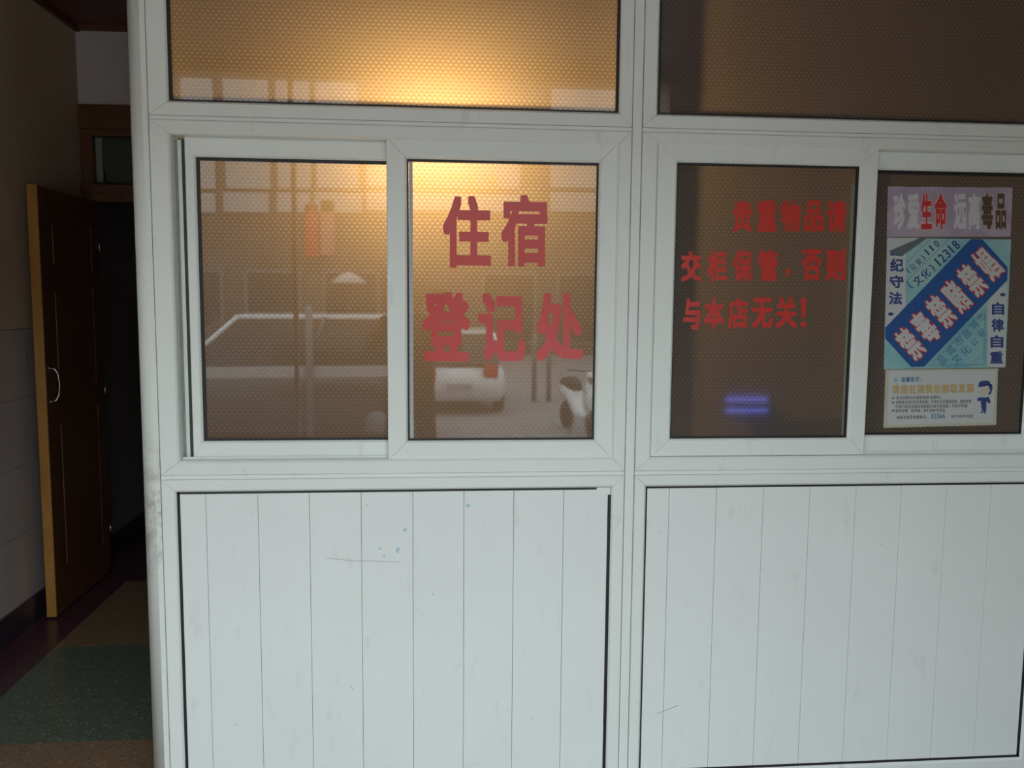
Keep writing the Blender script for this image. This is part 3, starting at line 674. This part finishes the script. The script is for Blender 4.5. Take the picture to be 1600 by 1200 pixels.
for x in (-9, -6.4, -3.8, 1.6, 4.2, 6.8): 
    f = MB().box((x, BY+.002, SZ+.4), (x+1.9, BY+.05, SZ+2.9)).build('shop_window', M['steel'], bd); MB().box((x+.1, BY+.05, SZ+.5), (x+1.8, BY+.06, SZ+2.8)).build('pane', M['tint'], f)

def car(name, lab, paint, Lc, W, H, hood_h, prof, loc, rz, glare_m=None):
    c = empty(name, loc); c.rotation_euler = (0, 0, rz); tag(c, lab, 'car', )
    h2 = W/2
    # lower body: section rings along x
    xs = [(-Lc/2, .78, .34, .62), (-Lc/2+.12, .95, .24, .80), (-Lc/4, 1.0, .22, .92), (0, 1.0, .22, .93), (Lc/4, 1.0, .22, .90), (Lc/2-.35, .96, .23, .84), (Lc/2-.08, .84, .26, .66), (Lc/2, .70, .36, .55)]
    s = hood_h/.92; vs = []; fs = []
    for x, wf_, zb, zt in xs:
        w_ = h2*wf_
        for y, z in ((-w_*.9, zb), (-w_, zb+.12), (-w_, zt*s-.12), (-w_*.86, zt*s), (w_*.86, zt*s), (w_, zt*s-.12), (w_, zb+.12), (w_*.9, zb)): vs.append((x, y, z))
    n = 8
    for i in range(len(xs)-1):
        for k_ in range(n): a = i*n+k_; b_ = i*n+(k_+1) % n; fs.append((a, b_, b_+n, a+n))
    fs += [tuple(range(n)), tuple(range((len(xs)-1)*n, len(xs)*n))]
    MB().add([(v[0], v[1], v[2]) for v in vs], fs, True).build('body', paint, c, rel=(0, 0, 0))
    r0, r1, r2, r3 = prof                       # belt rear, roof rear, roof front, belt front (x fractions)
    zb, zr = hood_h-.06, H
    def gh(inset, zlo, zhi, grow=0):
        v = []
        for sgn in (-1, 1):
            v += [(r0*Lc-grow, sgn*(h2*.9-inset), zlo), (r1*Lc-grow, sgn*(h2*.74-inset), zhi), (r2*Lc+grow, sgn*(h2*.74-inset), zhi), (r3*Lc+grow, sgn*(h2*.9-inset), zlo)]
        return v, [(0, 1, 2, 3), (7, 6, 5, 4), (0, 4, 5, 1), (1, 5, 6, 2), (2, 6, 7, 3)]
    v, f = gh(0, zb, zr-.05); MB().add(v, f).build('window_glass', M['tint'], c, rel=(0, 0, 0))
    mb = MB(); mb.box((r1*Lc-.04, -h2*.75, zr-.06), (r2*Lc+.04, h2*.75, zr), .025)
    for sgn in (-1, 1):
        for a, b_ in ((r0, r1), (r3, r2), ((r0+r3)/2, (r1+r2)/2)):
            pts_ = [(a*Lc, sgn*h2*.9, zb), (b_*Lc, sgn*h2*.745, zr-.03)]
            if a == r3 or not glare_m: mb.tube(pts_, .035, 6)
            else: MB().tube(pts_, .035, 6).build('pillar', paint, c, rel=(0, 0, 0))
    mb.build('roof', glare_m or paint, c, rel=(0, 0, 0))  # pale roof and front pillars carry sky glare as colour
    if glare_m:
        for sgn in (-1, 1): MB().box((-Lc*.40, sgn*h2*.99, hood_h-.18), (Lc*.36, sgn*(h2+.012), hood_h-.02), .01).build('highlight_strip', M['white'], c, rel=(0, 0, 0))  # pale strips paint the highlight along the dark body sides
    for x in (-Lc*.31, Lc*.31):
        for sgn in (-1, 1):
            wh = MB().lathe((x, sgn*(h2-.19), .30), [(.0, -.0), (.19, 0), (.28, .01), (.30, .04), (.30, .16), (.28, .19), (.19, .19), (0, .17)] if sgn > 0 else [(0, -.17), (.19, -.19), (.28, -.19), (.30, -.16), (.30, -.04), (.28, -.01), (.19, 0), (0, 0)], 20, 'y').build('wheel', M['tyre'], c, rel=(0, 0, 0))
            MB().lathe((x, sgn*(h2-.005), .30), [(0, .004*sgn), (.17, .002*sgn), (.18, -.01*sgn)], 16, 'y').build('hubcap', M['steel'], wh, rel=(0, 0, 0))
    for sgn in (-1, 1):
        MB().box((-Lc/2-.01, sgn*h2*.5, hood_h-.28), (-Lc/2+.14, sgn*h2*.80, hood_h-.05), .02).build('tail_lamp', M['taill'], c, rel=(0, 0, 0))
        MB().box((Lc/2-.2, sgn*h2*.45, hood_h-.36), (Lc/2-.04, sgn*h2*.78, hood_h-.22), .02).build('headlamp', M['chrome'], c, rel=(0, 0, 0))
    MB().box((-Lc/2-.015, -.22, .45), (-Lc/2+.05, .22, .56)).build('number_plate', M['white'], c, rel=(0, 0, 0))
    return c
pA = V(712, 600, 15)
car('hatchback', 'white hatchback parked outside, its rear mirrored in the left window', M['carw'], 3.9, 1.68, 1.46, .95, (-.47, -.40, .06, .24), (pA.x, pA.y-1.95, SZ), math.radians(-92))
pB = V(438, 540, 12.9)
car('minivan', 'dark grey minivan with sky glare coloured onto its roof, parked sideways outside, mirrored low in the left pane', M['cars'], 4.4, 1.75, 1.80, 1.12, (-.46, -.42, .12, .30), (pB.x, pB.y, SZ), math.radians(174), M['carw'])
pC = V(370, 520, 20)
car('sedan', 'dark red sedan parked beyond the minivan, mirrored faintly in the left pane', M['card'], 4.4, 1.75, 1.45, .95, (-.36, -.24, .10, .26), (pC.x, pC.y, SZ), math.radians(170))

def moped(loc, rz, lab, shell):
    c = empty('moped', loc); c.rotation_euler = (0, 0, rz); tag(c, lab, 'moped', 'mopeds parked outside')
    for x in (-.6, .6):
        w_ = MB().lathe((x, -.05, .22), [(.08, 0), (.2, .0), (.22, .03), (.22, .07), (.2, .1), (.08, .1)], 18, 'y').build('wheel', M['tyre'], c, rel=(0, 0, 0))
    MB().tube([(-.75, 0, .55), (-.55, 0, .62), (-.2, 0, .55), (0, 0, .30), (.3, 0, .28)], [.06, .14, .15, .09, .06], 10).build('body', shell, c, rel=(0, 0, 0))
    MB().tube([(.60, 0, .24), (.5, 0, .55), (.42, 0, .98)], [.04, .09, .05], 10).build('front_shield', shell, c, rel=(0, 0, 0))
    MB().tube([(.6, 0, .46), (.5, 0, .5), (.7, 0, .44)], .05, 8).build('mudguard', shell, c, rel=(0, 0, 0))
    MB().tube([(-.7, 0, .72), (-.3, 0, .74), (-.1, 0, .70)], [.09, .12, .08], 10).build('seat', M['blk'], c, rel=(0, 0, 0))
    MB().tube([(.36, -.33, 1.02), (.42, 0, 1.0), (.36, .33, 1.02)], .018, 8).build('handlebar', M['steel'], c, rel=(0, 0, 0))
    MB().lathe((.5, 0, .9), [(0, .06), (.06, .05), (.07, 0)], 14, 'x').build('headlamp', M['chrome'], c, rel=(0, 0, 0))
    MB().box((-.84, -.06, .55), (-.76, .06, .63), .01).build('tail_lamp', M['taill'], c, rel=(0, 0, 0))
    MB().tube([(0, .04, .26), (.05, .2, .01)], .012, 6).build('kickstand', M['steel'], c, rel=(0, 0, 0))
pm = V(905, 600, 13); moped((pm.x, pm.y, SZ), math.radians(80), 'white moped parked outside, mirrored at the right edge of the left window', M['carw'])
pm = V(1015, 620, 14.6); moped((pm.x, pm.y, SZ), math.radians(95), 'red moped parked beside a pale cabinet outside', M['taill'])
cb = empty('electric_cabinet', V(1078, 690, 12.4)); cb.location.z = SZ; tag(cb, 'pale metal cabinet standing at the street edge, mirrored in the right window', 'cabinet')
a, b_ = V(1052, 568, 12.4), V(1102, 568, 12.4)
MB().box((a.x, a.y-.35, SZ), (b_.x, a.y, a.z), .015).build('casing', M['white'], cb); MB().box((a.x+.03, a.y, SZ+.1), (b_.x-.03, a.y+.012, a.z-.06), .004).build('door', M['white'], cb)
um = empty('parasol', V(545, 500, 24)); um.location.z = SZ; tag(um, 'white street parasol mirrored near the middle of the left pane', 'parasol')
pu = V(545, 443, 24)
mb = MB(); mb.lathe((pu.x, pu.y, pu.z), [(.01, .32), (.25, .22), (.5, .03), (.49, .0), (.24, .19), (.0, .29)], 8); mb.build('canopy', M['white'], um); MB().tube([(pu.x, pu.y, SZ), (pu.x, pu.y, pu.z+.3)], .02, 8).build('pole', M['steel'], um)
MB().lathe((pu.x, pu.y, SZ), [(.22, 0), (.22, .06), (.03, .08)], 16).build('base', M['steel'], um)
for px, D, top in ((482, 12, 478), (858, 17, 520), (835, 17, 520)):
    a = V(px, top, D); o = MB().tube([(a.x, a.y, SZ), (a.x, a.y, a.z-.04), (a.x, a.y, a.z)], [.05, .05, .02], 12).build('bollard', M['steel']); o['category'] = 'bollard'
    o['label'] = {482: 'grey steel post on the street before the minivan', 858: 'grey steel post beyond the hatchback, nearer the moped', 835: 'grey steel post beside the white hatchback'}[px]
a = V(455, 400, 5.6)
o = MB().box((a.x-.012, OPEN_Y-.12, 0), (a.x+.012, OPEN_Y-.06, OTOP)).build('trim_%d' % k, M['steel']); tag(o, 'slim steel upright in the street opening', kind='structure'); k += 1

# ------------------------------------------------------------------ the photographer, standing behind the camera (mirrored as a dark shape)
def skin_mesh(name, joints, edges, m, parent, root=0, sub=2):
    me = bpy.data.meshes.new(name); me.from_pydata([j[:3] for j in joints], edges, []); o = bpy.data.objects.new(name, me); COL.objects.link(o)
    md = o.modifiers.new('s', 'SKIN'); md.use_smooth_shade = True
    lay = me.skin_vertices[0] if me.skin_vertices else None
    if lay is None:
        bm = bmesh.new(); bm.from_mesh(me); bm.verts.layers.skin.verify(); bm.to_mesh(me); bm.free(); lay = me.skin_vertices[0]
    for i, j in enumerate(joints):
        rr = j[3]; lay.data[i].radius = (rr, rr) if not isinstance(rr, tuple) else rr; lay.data[i].use_root = (i == root)
    s2_ = o.modifiers.new('u', 'SUBSURF'); s2_.levels = sub; s2_.render_levels = sub
    bpy.context.view_layer.update(); em = bpy.data.meshes.new_from_object(o.evaluated_get(bpy.context.evaluated_depsgraph_get()))
    bpy.data.objects.remove(o); em.materials.append(m); em.polygons.foreach_set('use_smooth', [True]*len(em.polygons))
    return new_obj(name, em, parent)
pe = empty('person', (-.16, -3.02, 0)); tag(pe, 'person in dark jacket holding up a phone, mirrored as a dark shape', 'person')
J = [(0, 0, .95, (.15, .11)), (0, 0, 1.12, (.14, .10)), (0, .01, 1.32, (.17, .11)), (0, .0, 1.43, (.12, .085)), (0, .01, 1.50, .055),   # 0-4
     (-.17, .0, 1.42, .062), (-.27, .12, 1.22, .05), (-.14, .27, 1.42, .04),   # 5-7 left arm
     (.17, .0, 1.42, .062), (.30, .12, 1.24, .05), (.20, .27, 1.46, .04),      # 8-10 right arm
     (-.09, 0, .86, .085), (-.11, .01, .48, .06), (-.12, -.02, .09, .045),
     (.09, 0, .86, .085), (.11, .01, .48, .06), (.12, -.02, .09, .045)]
body = skin_mesh('body', [J[i] for i in range(17)], [(0, 1), (1, 2), (2, 3), (3, 4), (2, 5), (5, 6), (6, 7), (2, 8), (8, 9), (9, 10), (0, 11), (11, 12), (12, 13), (0, 14), (14, 15), (15, 16)], M['jacket'], pe)
hd = MB().lathe((0, .03, 1.60), [(0, -.12), (.04, -.115), (.062, -.07), (.074, 0), (.076, .04), (.06, .09), (.03, .113), (0, .118)], 20).build('head', M['skin'], pe, rel=(0, 0, 0))
MB().lathe((0, .012, 1.635), [(.082, -.06), (.086, 0), (.08, .05), (.05, .088), (0, .098)], 20).build('hair', M['hair'], hd, rel=(0, 0, 0))
mb = MB(); mb.add([(-.012, .10, 1.585), (.012, .10, 1.585), (0, .128, 1.582), (0, .104, 1.62)], [(0, 1, 2), (0, 2, 3), (2, 1, 3)]); mb.build('nose', M['skin'], hd, rel=(0, 0, 0))
for s in (-1, 1):
    MB().lathe((s*.028, .098, 1.605), [(0, .008), (.008, .004), (.009, -.004)], 10, 'y').build('eye', M['blk'], hd, rel=(0, 0, 0))
    MB().lathe((s*.076, .02, 1.60), [(0, .006*s), (.018, .004*s), (.022, -.004*s)], 12, 'x').build('ear', M['skin'], hd, rel=(0, 0, 0))
MB().box((-.022, .094, 1.548), (.022, .104, 1.554), .002).build('mouth', M['taill'], hd, rel=(0, 0, 0))
hx = [(-.14, .27, 1.42), (.20, .27, 1.46)]
ph = Vector((.16, .40, 1.60))
for si, (hx_, hy_, hz_) in enumerate(hx):
    s = -1 if si == 0 else 1
    px_ = ph.x+s*.065
    jj = [(hx_, hy_, hz_, .03), (px_+s*.02, .36, 1.545, (.035, .02)), (px_+s*.012, .385, 1.585, (.036, .018))]; ee = [(0, 1), (1, 2)]
    for q in range(4):
        z = 1.565+.018*q; n0 = len(jj); jj += [(px_+s*.01, .40, z, .010), (px_-s*.004, .416, z+.004, .009), (px_-s*(.018+.004*(q % 3)), .418, z+.006, .008)]; ee += [(2, n0), (n0, n0+1), (n0+1, n0+2)]
    n0 = len(jj); jj += [(px_+s*.004, .378, 1.60, .011), (px_-s*.012, .382, 1.612, .009)]; ee += [(1, n0), (n0, n0+1)]
    skin_mesh('hand', jj, ee, M['skin'], pe, 0, 1)
for s in (-1, 1):
    MB().tube([(s*.12, -.08, .045), (s*.12, .0, .05), (s*.125, .10, .035), (s*.125, .17, .028)], [.04, .046, .042, .024], 12).build('shoe', M['blk'], pe, rel=(0, 0, 0))
phn = empty('phone', (0, -2.618, 1.56)); tag(phn, 'black phone held up by the person', 'phone')
MB().box((-.062, -2.622, 1.568), (.062, -2.613, 1.632), .003).build('phone_body', M['blk'], phn); MB().box((-.056, -2.6235, 1.572), (.056, -2.622, 1.628)).build('screen', M['tint'], phn)
